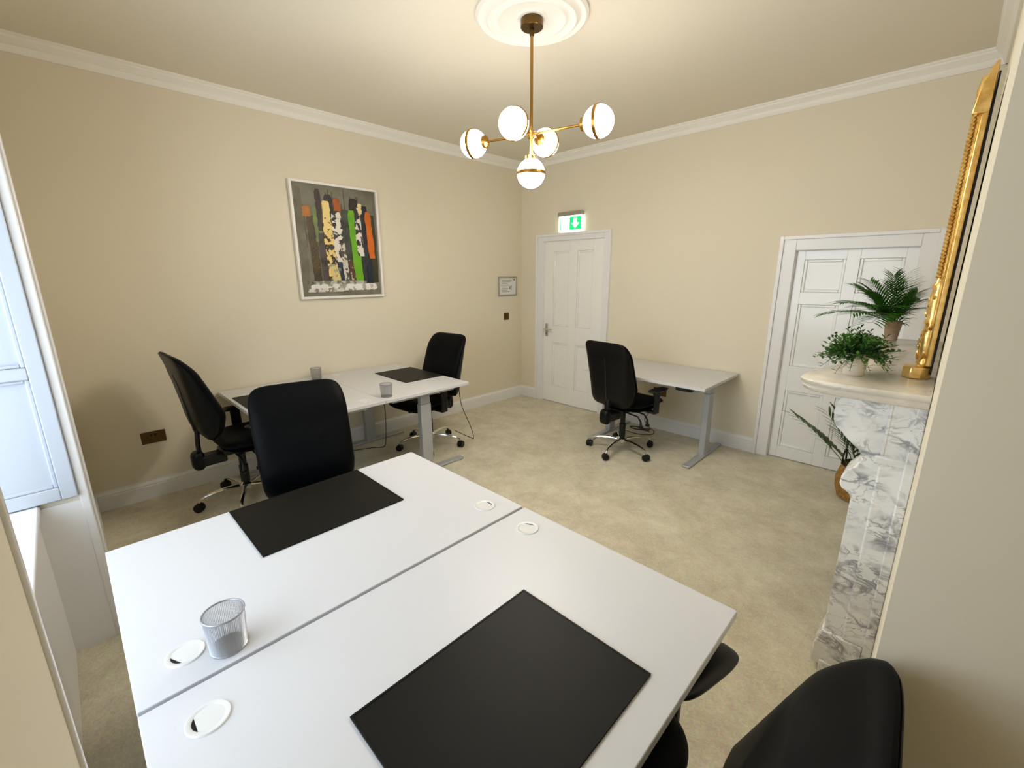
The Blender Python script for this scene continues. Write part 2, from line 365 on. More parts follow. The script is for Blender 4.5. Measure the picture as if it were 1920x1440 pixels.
MB().lathe([(.008, 0), (.008, .004)], 12, (.436, .002, .895), (0, -1, 0)).build('keyhole', 'plasticb', leaf)
t, leaf = door('door_2', 'low wide white six panel door behind the mantel plants', D2[0], D2[1], D2[2], (2.985, 3.985, 1.93),
               [(.11, .63), (.85, 1.38), (1.48, 1.74)], (0, [(3.17, 3.45), (3.535, 3.80)]), M['door2'], .03)

# ceiling rose
R = MB().lathe([(.30, 0), (.30, -.012), (.285, -.022), (.265, -.012), (.255, -.016), (.235, -.034), (.21, -.02), (.195, -.02), (.18, -.032), (.16, -.016), (.08, -.012), (.075, -.02), (.0, -.022)], 64, (2.245, -2.31, HC))
struct(R.build('trim_6', 'plaster', angle=50), 'round white plaster ceiling rose above the chandelier')

# ------------------------------------------------------------------ desks
def make_desk(W, D):
    t = thing('desk', 'x', 'desk')
    top = MB().box(-W/2, W/2, -D/2, D/2, .705, .73).build('desktop', 'desk', t, bevel=.0025)
    for sx in (-1, 1):
        for sy in (1,):
            gx, gy = sx*(W/2-.105), sy*(D/2-.11)
            g = MB().lathe([(.0302, .7300), (.0302, .732), (.033, .7335), (.040, .7335), (.042, .731), (.042, .729)], 40, (gx, gy, 0)).build('grommet', 'plasticw', t)
            g['label'] = 'round white cable grommet'
            ang = (1.2 if sx > 0 else 3.9); pts = []
            for k in range(33):
                an = ang + 2*PI*.76*k/32
                pts.append((gx+.0305*math.cos(an), gy+.0305*math.sin(an)))
            MB().prism(pts, 'z', .7308, .7322).build('grommet_lid', 'plasticw', g)
            MB().lathe([(.030, .7300), (.030, .7305)], 24, (gx, gy, 0)).build('grommet_opening', 'plasticb', g)
    for sx in (-1, 1):
        x = sx*(W/2-.105)
        col = MB().box(x-.027, x+.027, -.05, .05, .018, .60).build('column', 'steel', t, bevel=.004)
        MB().box(x-.022, x+.022, -.045, .045, .60, .667).build('inner_column', 'steel', col, bevel=.003)
        MB().box(x-.032, x+.032, -.375, .375, .0, .022).build('foot', 'steel', t, bevel=.008)
        MB().box(x-.02, x+.02, -.30, .30, .665, .705).build('bracket', 'steel', t, bevel=.004)
    MB().box(-W/2+.12, W/2-.12, -.035, .035, .655, .70).build('crossbeam', 'steel', t, bevel=.003)
    MB().box(W/2-.25, W/2-.11, -D/2+.012, -D/2+.085, .675, .704).build('control_box', 'plasticb', t, bevel=.006)
    return t
d0 = make_desk(1.2, .8)
d0.location = (2.590, -3.772, 0); d0.rotation_euler = (0, 0, -PI/2)      # sitter side at x=2.19
def place_desk(loc, rz, label, group, src=d0):
    c = copy_tree(src); c.location = loc; c.rotation_euler = (0, 0, rz); tag(c, label, 'desk', group); return c
tag(d0, 'white foreground desk with a pen cup and a chair facing the camera behind it', 'desk', 'white sit stand desks')
GD = 'white sit stand desks'
place_desk((3.402, -3.772, 0), PI/2, 'nearest white desk with the largest black desk pad in the foreground', GD)
place_desk((.622, -3.164, 0), 0, 'white desk against the left wall, partly hidden by the chair that faces the camera', GD)
place_desk((.622, -2.362, 0), PI, 'white desk against the left wall nearer the white door, with pad beside the black chair', GD)
place_desk((2.19, -.41, 0), 0, 'single white desk against the back wall between the two doors', GD)

# desk pads
def pad(x0, x1, y0, y1, label):
    t = thing('desk_pad', label, 'desk pad', ((x0+x1)/2, (y0+y1)/2, .7304), 0, 'black leather desk pads')
    a, b = (x1-x0)/2, (y1-y0)/2
    MB().box(-a, a, -b, b, .0, .004).build('pad', 'leather', t, bevel=.0015)
    rim = MB()
    for q in ((-a, a, -b, -b+.006), (-a, a, b-.006, b), (-a, -a+.006, -b+.006, b-.006), (a-.006, a, -b+.006, b-.006)): rim.box(q[0], q[1], q[2], q[3], .0035, .0052)
    rim.build('stitched_edge', 'leather', t, bevel=.001)
pad(2.20, 2.605, -4.01, -3.478, 'black leather desk pad in front of the chair that faces the camera')
pad(3.325, 3.728, -4.06, -3.525, 'large black leather desk pad nearest the camera')
pad(.325, .86, -2.362, -1.968, 'black leather desk pad in front of the chair beside the white door')
pad(.325, .86, -3.54, -3.14, 'far black desk pad mostly hidden behind the chair that faces the camera')

# mesh pen cups
def make_cup(label, loc, src=None):
    if src: t = copy_tree(src); t.location = loc; return tag(t, label, 'pen cup', 'silver wire pen cups')
    t = thing('pen_cup', label, 'pen cup', loc, 0, 'silver wire pen cups')
    r0, r1, h = .040, .045, .1
    wires = MB(); seg = 72
    for i in range(34):
        z = .006+(h-.01)*i/33; r = r0+(r1-r0)*z/h; wires.tube([(r*math.cos(2*PI*k/36), r*math.sin(2*PI*k/36), z) for k in range(37)], .00045, 3, False)
    for k in range(seg):
        a_ = 2*PI*k/seg; wires.tube([(r0*math.cos(a_), r0*math.sin(a_), .004), (r1*math.cos(a_), r1*math.sin(a_), h-.002)], .00042, 3, False)
    o = wires.build('wire_mesh', 'mesh', t); o['kind'] = 'stuff'
    MB().tube([(r1*math.cos(2*PI*k/48), r1*math.sin(2*PI*k/48), h) for k in range(49)], .0022, 8, False).build('rim', 'mesh', t)
    MB().lathe([(r0+.001, .0), (r0+.0015, .004), (r0-.002, .006), (.0, .005)], 40).build('base', 'mesh', t)
    return t
cup = make_cup('silver wire mesh pen cup on the foreground desk beside a grommet', (2.93, -4.185, .73))
make_cup('silver wire mesh pen cup by the left wall on the far desks', (.145, -2.83, .73), cup)
make_cup('silver wire mesh pen cup at the aisle edge of the far desks', (1.125, -2.70, .73), cup)

# ------------------------------------------------------------------ office chairs (facing +Y)
def interp(tab, z):
    if z <= tab[0][0]: return tab[0][1]
    for (a, b), (c, d) in zip(tab, tab[1:]):
        if z <= c:
            u = (z-a)/(c-a); u = u*u*(3-2*u)*.5+u*.5; return b+(d-b)*u
    return tab[-1][1]
YF = [(.47, -.165), (.56, -.125), (.65, -.108), (.77, -.140), (.92, -.212), (1.08, -.300)]
YR = [(.47, -.235), (.56, -.258), (.66, -.272), (.80, -.290), (.95, -.318), (1.08, -.352)]
def make_chair(arms, lift=0, spin=1.117, swivel=0, fore=0):
    t = thing('office_chair', 'x', 'office chair')
    base = MB().lathe([(.03, .075), (.045, .085), (.048, .125), (.03, .14)], 24).build('base', 'chrome', t)
    for k in range(5):
        a = 2*PI*k/5+spin; c, s = math.cos(a), math.sin(a)
        path = [(.03, .112), (.12, .118), (.2, .112), (.26, .1), (.295, .082), (.305, .058)]
        MB().tube([(c*r, s*r, z) for r, z in path], [.019, .0175, .015, .0135, .012, .0095], 10, flat=.75).build('leg', 'chrome', base)
    for k in range(5):
        a = 2*PI*k/5+spin; c, s = math.cos(a), math.sin(a); ca = a+.9+k
        X, Y = .305*c, .305*s; dx, dy = math.cos(ca), math.sin(ca)
        w = MB()
        for sd in (-1, 1):
            w.lathe([(.012, -.011), (.028, -.010), (.031, -.004), (.031, .004), (.028, .010), (.012, .011)], 18, (X+dx*.016*sd, Y+dy*.016*sd, .031), (dx, dy, 0))
        w.lathe([(.011, 0), (.011, .03)], 12, (X, Y, .035))
        co = w.build('caster', 'plasticb', t)
        hood = MB(); nx, ny = -dy, dx
        pts = [(.032*math.cos(b_), .032*math.sin(b_)) for b_ in [PI*.05+PI*.9*i/8 for i in range(9)]]
        vs = []
        for sd in (-1, 1): vs += [(X+dx*.012*sd+nx*p, Y+dy*.012*sd+ny*p, .03+q) for p, q in pts]
        hood.add(vs, [(i, i+1, 10+i, 9+i) for i in range(8)] + [tuple(range(9))[::-1], tuple(range(9, 18))]); hood.build('hood', 'plasticb', co)
    gl = MB().lathe([(.030, .10), (.030, .27), (.024, .275), (.024, .36), (.018, .365), (.018, .41)], 20).build('gas_lift', 'plasticb', t)
    MB().box(-.085, .085, -.13, .13, .395, .435).box(-.05, .05, -.25, -.1, .345, .42).build('mechanism', 'plasticb', t, bevel=.012)
    for sx in (1,):
        for yy in (-.06, .04):
            MB().tube([(sx*.08, yy, .405), (sx*.2, yy, .395), (sx*.235, yy-.005, .36), (sx*.245, yy-.01, .315)], [.007, .007, .008, .013], 10).lathe([(.008, 0), (.02, .006), (.02, .02), (.008, .026)], 14, (sx*.245, yy-.01, .295)).build('lever', 'plasticb', t)
    def seatp(x, y, side, d):
        z = .478 + side*d - .03*max(0, (y-.08)/.16)**2*.6 + .018*(x/.25)**2
        return (x, y+.10+fore, z)
    MB().pillow(.25, .245, 4.2, .045, .035, seatp, p=4).build('seat', 'fabric', t)
    MB().pillow(.225, .215, 4, .012, .02, lambda x, y, sd, d: (x, y+.1+fore, .44+sd*d), p=4).build('seat_pan', 'shell', t)
    zc, bh = .775, .297
    def tp(z): return .93+.07*min(1, max(0, (z-.5)/.3))
    def bp(x, dz, side, d):
        z = zc+dz; yf = interp(YF, z)+.22*x*x
        return (x*tp(z), yf-.04+side*d, z+lift)
    MB().pillow(.237, bh, 7, .042, .028, bp, p=7, rings=12, seg=72).build('backrest', 'fabric', t)
    def sp(x, dz, side, d):
        z = zc+dz; b0 = interp(YF, z)+.22*x*x-.052; full = max(.012, b0-(interp(YR, z)+.1*x*x))
        return (x*tp(z), b0+(d*.01 if side > 0 else -d*full), z+lift)
    sh = MB().pillow(.231, bh-.006, 7, 1, 1, sp, p=9, rings=12, seg=72).build('back_shell', 'shell', t)
    rid = MB(); q = []
    zz = [.51+.42*i/12 for i in range(13)]
    rid.tube([(0, interp(YR, z)+.002, z+lift) for z in zz], [.012-.008*i/12 for i in range(13)], 8); rid.build('spine', 'plasticb', sh)
    up = MB(); up.tube([(0, -.16, .40), (0, -.22, .375), (0, -.25, .40), (0, -.252, .5), (0, -.235, .6+lift)], .024, 10, flat=.6)
    up.build('back_upright', 'plasticb', t)
    MB().pillow(.048, .07, 4, .04, .04, lambda x, z, sd, d: (x-.0, -.265+sd*d, .39+z), p=4, rings=5, seg=32).build('adjuster_housing', 'shell', t)
    if arms:
        for sx in (-1, 1):
            ar = MB(); ar.box(sx*.29-.012, sx*.29+.012, .045, .115, .425, .625); ar.box(min(sx*.1, sx*.302), max(sx*.1, sx*.302), .045, .115, .415, .435)
            ao = ar.build('arm_support', 'plasticb', t, bevel=.008)
            MB().pillow(.044, .125, 3.5, .014, .016, lambda x, y, sd, d, sx=sx: (sx*.29+x*math.cos(swivel*sx)-y*math.sin(swivel*sx), .09-fore*.8+x*math.sin(swivel*sx)+y*math.cos(swivel*sx), .635+sd*d), p=4, rings=6, seg=36).build('arm_pad', 'plasticb', ao)
    return t
GC = 'black office chairs at the desks'
ch = make_chair(True)
def place_chair(src, loc, deg, label):
    src.location = loc; src.rotation_euler = (0, 0, math.radians(deg)); tag(src, label, 'office chair', GC)
place_chair(ch, (2.07, -.81, 0), -6, 'black office chair with armrests seen from behind at the single desk by the back wall')
place_chair(copy_tree(ch), (.655, -2.0, 0), 188, 'black office chair tucked under the far desk beside the white door')
place_chair(make_chair(True, .075, 4.6), (.53, -3.58, 0), 3, 'black office chair in profile beside the left wall socket')
place_chair(make_chair(True, -.1, 1.117, 1.3, .11), (3.79, -3.62, 0), 92, 'black office chair backrest rising at the bottom right corner')
place_chair(make_chair(False), (1.95, -3.585, 0), -102, 'slate black office chair facing the camera behind the foreground desk')

# ------------------------------------------------------------------ chandelier
t = thing('chandelier', 'brass chandelier with five glowing round globes hanging from the ceiling rose', 'chandelier', (2.245, -2.31, HC-.02))
zt = HC-.02; HZ = 2.394-zt
MB().lathe([(.0, .0), (.058, .0), (.06, -.004), (.06, -.038), (.056, -.042), (.012, -.043), (.012, -.075), (.009, -.08)], 32).build('canopy', 'darkbrass', t)
MB().tube([(0, 0, -.07), (0, 0, HZ-.12)], .0085, 14).build('rod', 'brass', t)
hub = MB().lathe([(.012, HZ-.025), (.02, HZ-.018), (.02, HZ+.018), (.012, HZ+.025)], 20).build('hub', 'brass', t)
def globe(c, ax, r=.079):
    A = Vector(ax).normalized(); C = Vector(c)
    prof = [(r*math.sin(a), -r*math.cos(a)) for a in [PI*i/14 for i in range(15)]]
    g = MB().lathe(prof, 22, C, A).build('globe', 'globe', t)
    MB().lathe([(r*.97, -.0095), (r+.003, -.0095), (r+.004, 0), (r+.003, .0095), (r*.97, .0095)], 40, C, A).build('band', 'brass', g)
    MB().lathe([(.012, -r-.02), (.034, -r-.012), (.036, -r+.006), (.03, -r+.012)], 24, C, A).build('fitter', 'brass', g)
for (x, y, dz) in ((1.876, -2.418, 0), (2.632, -2.223, 0), (2.301, -2.509, .0), (2.195, -2.127, .0)):
    v = Vector((x-2.245, y+2.31, 0)); u = v.normalized()
    e = v - u*.085
    MB().tube([(0, 0, HZ+dz), tuple(e*.5+Vector((0, 0, HZ+dz))), tuple(e+Vector((0, 0, HZ+dz)))], .0062, 12).build('arm', 'brass', t)
    globe((v.x, v.y, HZ+dz), u)
globe((0, 0, 2.192-zt), (0, 0, -1))

# ------------------------------------------------------------------ fireplace
fy0, fy1 = -2.345, -.80; cyf = (fy0+fy1)/2
t = thing('fireplace', 'white veined marble fireplace surround with carved scroll brackets', 'fireplace', (XR, cyf, 0))
def L_(poly): return [(x-XR, z) for x, z in poly]
JP = [(4.06, .17), (4.06, 1.19), (3.852, 1.19), (3.836, 1.16), (3.832, 1.125), (3.834, 1.09), (3.845, 1.063), (3.866, 1.045), (3.880, 1.028), (3.903, 1.007), (3.925, .99), (3.936, .97),
      (3.938, .952), (3.925, .924), (3.900, .897), (3.890, .87), (3.888, .842), (3.897, .822), (3.918, .812), (3.93, .794), (3.928, .17)]
for y0 in (fy0, fy1-.17):
    j = MB().prism(L_(JP), 'y', y0-cyf+.012, y0-cyf+.158).build('jamb', 'marble', t, bevel=.006)
    MB().prism(L_([(3.992, .19), (4.083, .19), (4.083, 1.19), (3.992, 1.19)]), 'y', y0-cyf, y0-cyf+.17).build('pilaster', 'marble', j, bevel=.006)
    MB().box(3.975-XR, 4.08-XR, y0-cyf-.006, y0-cyf+.176, .955, .99).build('moulding_band', 'marble', j, bevel=.008)
    MB().box(3.99-XR, 4.0-XR, y0-cyf-.004, y0-cyf+.174, .99, 1.19).build('fillet', 'marble', j, bevel=.003)
    MB().prism(L_([(3.905, .03), (3.905, .12), (3.915, .15), (3.922, .19), (4.06, .19), (4.06, .03)]), 'y', y0-cyf-.004, y0-cyf+.162).build('plinth', 'marble', j, bevel=.005)
    MB().box(3.935-XR, 4.083-XR, y0-cyf-.012, y0-cyf+.172, 0, .055).build('plinth_block', 'marble', j, bevel=.004)
    MB().box(4.06-XR, 4.0895-XR, y0-cyf-.012, y0-cyf+.02, .0, 1.19).build('backing_slip', 'marble', j, bevel=.004)
MB().box(3.97-XR, 4.086-XR, fy0-cyf+.15, fy1-cyf-.15, .93, 1.19).build('frieze', 'marble', t, bevel=.008)
MB().box(4.02-XR, 4.086-XR, fy0-cyf+.16, fy1-cyf-.16, 0, .93).build('hearth_panel', 'marble', t, bevel=.003)
MB().box(4.012-XR, 4.024-XR, -.40, .40, .0, .80).build('fire_opening', 'dark', t)
# serpentine shelf
def shelf_outline(off):
    P = []; ya, yb = -2.395-off, -.75+off
    P.append((XR-.002, ya))
    P += [(3.95, ya), (3.87, ya+.002), (3.80-off*.5, ya+.012), (3.745-off*.8, ya+.035), (3.712-off, ya+.072), (3.706-off, ya+.11), (3.712-off, ya+.16)]
    n = 18
    for i in range(n+1):
        y = ya+.2+(yb-ya-.4)*i/n; u = (y-cyf)/((yb-ya)/2-.2)
        P.append((3.715+.065*(.5+.5*math.cos(PI*(abs(u)*2-1)))*(1 if abs(u) < 1 else 0)-off, y))
    P += [(3.712-off, yb-.16), (3.706-off, yb-.11), (3.712-off, yb-.072), (3.745-off*.8, yb-.035), (3.80-off*.5, yb-.012), (3.87, yb-.002), (3.95, yb), (XR-.002, yb)]
    return [(x-XR, y-cyf) for x, y in P]
sh = MB(); levels = [(.0, 1.19), (.006, 1.196), (.010, 1.206), (.004, 1.214), (.016, 1.222), (.018, 1.232), (.012, 1.24)]
outs = [shelf_outline(o-.012) for o, z in levels]; n = len(outs[0]); vs = []; fs = []
for (o_, z), ol in zip(levels, outs): vs += [(x, y, z) for x, y in ol]
for i in range(len(levels)-1):
    for k in range(n): fs.append((i*n+k, i*n+(k+1) % n, (i+1)*n+(k+1) % n, (i+1)*n+k))
fs.append(tuple(range(n))[::-1]); fs.append(tuple(range((len(levels)-1)*n, len(levels)*n)))
sh.add(vs, fs).build('mantel_shelf', 'marble2', t, angle=50)

# ------------------------------------------------------------------ gilt mirror
my0, my1, mz0, mz1 = -2.10, -1.04, 1.24, 2.28
t = thing('mirror', 'tall gilt framed mirror with carved columns standing on the marble mantel', 'mirror', (4.05, (my0+my1)/2, mz0))
mc = (my0+my1)/2; H = mz1-mz0; hw = (my1-my0)/2
X = lambda x: x-4.05
MB().box(X(4.068), X(4.073), -hw+.01, hw-.01, .02, H-.02).build('backing_board', 'dark', t)
MB().box(X(4.058), X(4.064), -hw+.07, hw-.07, .09, H-.09).build('glass', 'glassm', t)
fr = MB()
for (a0, a1, b0, b1) in ((-hw, -hw+.08, .05, H), (hw-.08, hw, .05, H), (-hw+.08, hw-.08, .05, .11), (-hw+.08, hw-.08, H-.1, H)): fr.box(X(4.048), X(4.067), a0, a1, b0, b1)
fr.build('frame', 'gold', t, bevel=.006)
for sy in (-1, 1):
    yb_ = sy*(hw-.035)
    oc = [(X(4.03)+.045*math.cos(a_)*1.0, yb_+.045*math.sin(a_)) for a_ in [PI/8+PI/4*i for i in range(8)]]
    MB().prism(oc, 'z', 0, .045).build('base_block', 'gold', t, bevel=.004)
    pr = [(.018, .045), (.027, .06), (.016, .075), (.024, .11), (.029, .16), (.022, .2), (.028, .215), (.02, .23), (.027, .26), (.028, .30), (.02, .33), (.026, .345), (.017, .36), (.015, .40), (.017, .6), (.017, H-.16), (.024, H-.15), (.016, H-.13), (.022, H-.06), (.012, H-.02)]
    pr = [(r_*.86, h_) for r_, h_ in pr]
    co = MB().lathe(pr, 20, (X(4.043), yb_, 0)).build('column', 'gold', t, angle=60)
    lv = MB()
    for i in range(46):
        z = .07+.29*random.random(); a_ = random.uniform(0, 2*PI); rr = .019
        c0 = (X(4.043)+rr*math.cos(a_), yb_+rr*math.sin(a_), z)
        lv.lathe([(.0, -.012), (.006, -.006), (.007, .0), (.005, .008), (.0, .013)], 6, c0, (math.cos(a_)*.5, math.sin(a_)*.5, 1))
    lv.build('carved_leaves', 'gold', co)['kind'] = 'stuff'
    for i in range(3):
        MB().tube([(X(4.046)-.0145, yb_+(-.012+.012*i), .4), (X(4.046)-.0145, yb_+(-.012+.012*i), H-.17)], .0035, 6).build('reed', 'gold', co)
bd = MB()
nb = 44
for i in range(nb):
    z = .38+(H-.48)*i/(nb-1)
    for sy in (-1, 1): bd.lathe([(.0, -.009), (.006, -.005), (.008, 0), (.006, .005), (0, .009)], 8, (X(4.033), sy*(hw-.012), z), (0, 0, 1))
    y = (-hw+.06)+(2*hw-.12)*i/(nb-1); bd.lathe([(.0, -.009), (.006, -.005), (.008, 0), (.006, .005), (0, .009)], 8, (X(4.044), y, H-.02), (0, 1, 0))
bd.build('bead_edging', 'gold', t)['kind'] = 'stuff'
MB().prism([(X(4.024), H-.14), (X(4.066), H-.14), (X(4.066), H+.01), (X(4.058), H+.01), (X(4.034), H-.05)], 'y', -hw-.005, hw+.005).build('cresting', 'gold', t, bevel=.004)

# ------------------------------------------------------------------ plants
def leaf_blade(mb, p, d, L, wd, droop=.3, seg=5, up=Vector((0, 0, 1))):
    d = Vector(d).normalized(); side = d.cross(up); side = side.normalized() if side.length > 1e-4 else Vector((1, 0, 0))
    p = Vector(p); vs = []; fs = []
    for i in range(seg+1):
        u = i/seg; c = p + d*L*u - up*droop*L*u*u; ww_ = wd*math.sin(PI*min(1, .12+.88*u))**.8 if u < 1 else .0004
        vs += [c-side*ww_+up*ww_*.25, c, c+side*ww_+up*ww_*.25]
    for i in range(seg):
        a_ = i*3; fs += [(a_, a_+1, a_+4, a_+3), (a_+1, a_+2, a_+5, a_+4)]
    mb.add(vs, fs)
def pot_mesh(r0, r1, h):
    return MB().lathe([(r0*.9, 0), (r0, .003), (r1, h-.004), (r1, h), (r1-.006, h), (r1-.008, h-.015), (0, h-.015)], 32)
# herb pot
t = thing('potted_herb', 'small bushy green plant in an off white pot at the near end of the mantel', 'potted plant', (3.85, -2.17, 1.24))
pot_mesh(.034, .042, .088).build('pot', 'pot', t)
MB().lathe([(.03, .068), (.0, .075)], 20).build('soil', 'soil', t)
rnd = random.Random(3); stems = MB(); lvs = MB()
for i in range(170):
    a_ = rnd.uniform(0, 2*PI); el = rnd.uniform(.1, 1.4); L = rnd.uniform(.07, .135)
    d = Vector((math.cos(a_)*math.cos(el), math.sin(a_)*math.cos(el), math.sin(el)*.9)); p0 = Vector((math.cos(a_)*.015, math.sin(a_)*.015, .075))
    if i < 5: d = Vector((math.cos(a_), math.sin(a_), .1)); L = .15
    dr = rnd.uniform(.1, .6)*(1.5-el)
    pts = [p0+d*L*u-Vector((0, 0, dr*L*u*u)) for u in (0, .25, .5, .75, 1)]
    stems.tube([tuple(p) for p in pts], [.0014, .0013, .0011, .0009, .0006], 4)
    for k in range(11):
        u = .2+.8*k/10; c = p0+d*L*u-Vector((0, 0, dr*L*u*u)); th = k*2.4
        ld = Vector((math.cos(th), math.sin(th), .5))+d*.6
        leaf_blade(lvs, c, ld, rnd.uniform(.016, .028), .0052, .2, 2)
stems.build('stems', 'stem', t); o = lvs.build('foliage', 'leafb', t, smooth=False); o['kind'] = 'stuff'
# palm pot
t = thing('potted_palm', 'feathery green palm in a small clay pot at the far end of the mantel', 'potted plant', (3.86, -.87, 1.24))
pot_mesh(.03, .042, .115).build('pot', 'pot2', t)
MB().lathe([(.032, .095), (.0, .1)], 20).build('soil', 'soil', t)
rnd = random.Random(11)
fr_dirs = [(-1.0, -.25, .62), (-.75, -.55, .95), (-.5, .3, 1.2), (-.25, -.6, 1.3), (.05, -.2, 1.5), (.08, -.5, 1.25), (.32, .25, 1.2), (.32, .3, .95), (-.55, -.1, 1.1), (-.1, .5, 1.2), (-.35, -.8, .8), (-.06, -.8, .9), (-.8, .25, .8), (.3, .6, .9), (-.15, -.15, 1.6), (-.12, -.9, .6), (-.2, -1.0, .55), (-.6, -.5, 1.3), (.1, .3, 1.5), (-.7, .1, 1.1), (-.6, -.75, .7)]
for i, dv in enumerate(fr_dirs):
    d = Vector(dv).normalized(); L = rnd.uniform(.30, .41); dr = .35 if dv[2] > 1 else .5
    if dv[0] > .1: L *= .66
    if dv[0] < -.9: L = .38
    p0 = Vector((d.x*.02, d.y*.02, .1)); f_ = MB()
    pt = lambda u: p0+d*L*u-Vector((0, 0, dr*L*u*u*.8))
    f_.tube([tuple(pt(u/6)) for u in range(7)], [.0022-.0015*u/6 for u in range(7)], 5)
    side = d.cross(Vector((0, 0, 1))).normalized()
    for k in range(14):
        u = .16+.84*k/13; tan = (pt(min(1, u+.05))-pt(u-.05)).normalized()
        for sd in (-1, 1):
            ld = tan*.8+side*sd*.95+Vector((0, 0, .18))
            leaf_blade(f_, pt(u), ld, .135*(1-.45*abs(u-.5)*1.4)*rnd.uniform(.85, 1.15), .0058, .22, 4)
    f_.build('frond', 'leaf', t)
for i in range(1):
    low = MB()
    for k in range(60):
        a_ = rnd.uniform(0, 2*PI); leaf_blade(low, (math.cos(a_)*.035, math.sin(a_)*.035, .1+rnd.uniform(0, .06)), (math.cos(a_), math.sin(a_), rnd.uniform(.2, 1.2)), rnd.uniform(.05, .1), .006, .4, 3)
    o = low.build('undergrowth', 'leaf', t); o['kind'] = 'stuff'
# basket plant on the floor
t = thing('basket_plant', 'lance leaved plant in a straw basket with black handles on the floor by the fireplace', 'potted plant', (3.83, -.42, 0))
MB().lathe([(.11, .0), (.13, .01), (.15, .08), (.155, .15), (.14, .215), (.125, .26), (.118, .26), (.13, .2), (.13, .12), (0, .12)], 40).build('basket', 'basket', t)
MB().tube([(.124*math.cos(2*PI*k/32), .124*math.sin(2*PI*k/32), .26) for k in range(33)], .007, 8, False).build('rim', 'rope', t)
for sd in (0, 1):
    ang = PI*(.98 if sd == 0 else .1)
    cx_, cy_ = .12*math.cos(ang), .12*math.sin(ang); tx, ty = -math.sin(ang), math.cos(ang)
    MB().tube([(cx_+tx*q-math.cos(ang)*.0, cy_+ty*q, .26+.10*math.sqrt(max(0, 1-(q/.062)**2))) for q in [-.062+.124*i/12 for i in range(13)]], .006, 8).build('handle', 'rope', t)
rnd = random.Random(5)
for i in range(9):
    a_ = [PI*1.02, PI*.85, PI*1.2, PI*1.35, 2.3, 1.9, PI*1.45, PI*.6, PI*1.1][i]; el = [.95, 1.15, 1.05, 1.2, 1.3, 1.25, 1.3, 1.2, 1.35][i]; L = [.62, .56, .55, .5, .5, .5, .55, .5, .62][i]
    d = Vector((math.cos(a_)*math.cos(el), math.sin(a_)*math.cos(el), math.sin(el))); p0 = Vector((d.x*.05, d.y*.05, .14)); s_ = MB()
    pt = lambda u: p0+d*L*u+Vector((math.cos(a_), math.sin(a_), 0))*.12*u*u*L-Vector((0, 0, .15*L*u*u))
    s_.tube([tuple(pt(u/6)) for u in range(7)], [.004-.0025*u/6 for u in range(7)], 6)
    so = s_.build('stem', 'stem', t)
    side = d.cross(Vector((0, 0, 1))).normalized()
    for k in range(15):
        u = .4+.6*k/14; sd = 1 if k % 2 else -1
        ld = (pt(min(1, u+.05))-pt(u-.05)).normalized()+side*sd*.75+Vector((0, 0, .1))
        lf = MB(); leaf_blade(lf, pt(u), ld, rnd.uniform(.12, .17), .0095, .18, 5); lf.build('leaf', 'leafd', so)

# ------------------------------------------------------------------ painting
t = thing('painting', 'framed abstract painting with vertical green, orange, gold and black strokes on the left wall', 'painting', (0, -2.438, 1.425))
PW, PH = .80, .985
fr = MB()
for (a0, a1, b0, b1) in ((-PW/2, -PW/2+.022, 0, PH), (PW/2-.022, PW/2, 0, PH), (-PW/2+.022, PW/2-.022, 0, .022), (-PW/2+.022, PW/2-.022, PH-.022, PH)): fr.box(.002, .04, a0, a1, b0, b1)
fr.build('frame', 'frame', t, bevel=.003)
M['canvas'] = mat('painted_canvas_ground', (96, 90, 70), .55, bump=.2, bscale=60, var=(126, 124, 108), vscale=4)
canvas = MB().box(.004, .018, -PW/2+.022, PW/2-.022, .022, PH-.022).build('canvas', 'canvas', t)
def U(u): return -PW/2+.026+(PW-.052)*u
def V(v): return PH-.026-(PH-.052)*v
def stroke(u0, u1, v0, v1, cols, layer, vsc=14, shear=0, wav=.012, ends=True, rough=.4):
    m = mat('paint_%s_%.2f' % ('_'.join(str(q) for q in cols[0]), layer), cols[0], rough, bump=.4, bscale=80, var=cols[1] if len(cols) > 1 else None, vscale=vsc)
    if len(cols) > 2:
        e = [n_ for n_ in m.node_tree.nodes if n_.type == 'VALTORGB'][0].color_ramp.elements; e[0].position = cols[2]; e[1].position = cols[2]+.03
    rr = random.Random(int(layer*1700)+3); n = 14; Lf, Rt = [], []
    for i in range(n+1):
        s = i/n; v = v0+(v1-v0)*s; sh_ = shear*s; nar = 1-.35*max(0, 1-s*7)**2
        mid = (u0+u1)/2; hw_ = (u1-u0)/2*nar
        Lf.append((mid-hw_+sh_+rr.uniform(-wav, wav), v)); Rt.append((mid+hw_+sh_+rr.uniform(-wav, wav), v))
    mb = MB(); vs = [(.0185+.0004*layer, U(max(.005, min(.995, u))), V(v)) for u, v in Lf] + [(.0185+.0004*layer, U(max(.005, min(.995, u))), V(v)) for u, v in Rt]
    back = [(.0178, p[1], p[2]) for p in vs]; k = n+1
    fs = [(i, i+1, k+i+1, k+i) for i in range(n)] + [(i, 2*k+i, 2*k+i+1, i+1) for i in range(n)] + [(k+i+1, 3*k+i+1, 3*k+i, k+i) for i in range(n)] + [(0, k, 3*k, 2*k), (n, 2*k+n, 3*k+n, k+n)]
    mb.add(vs+back, fs).build('paint_stroke', m, canvas, smooth=False)
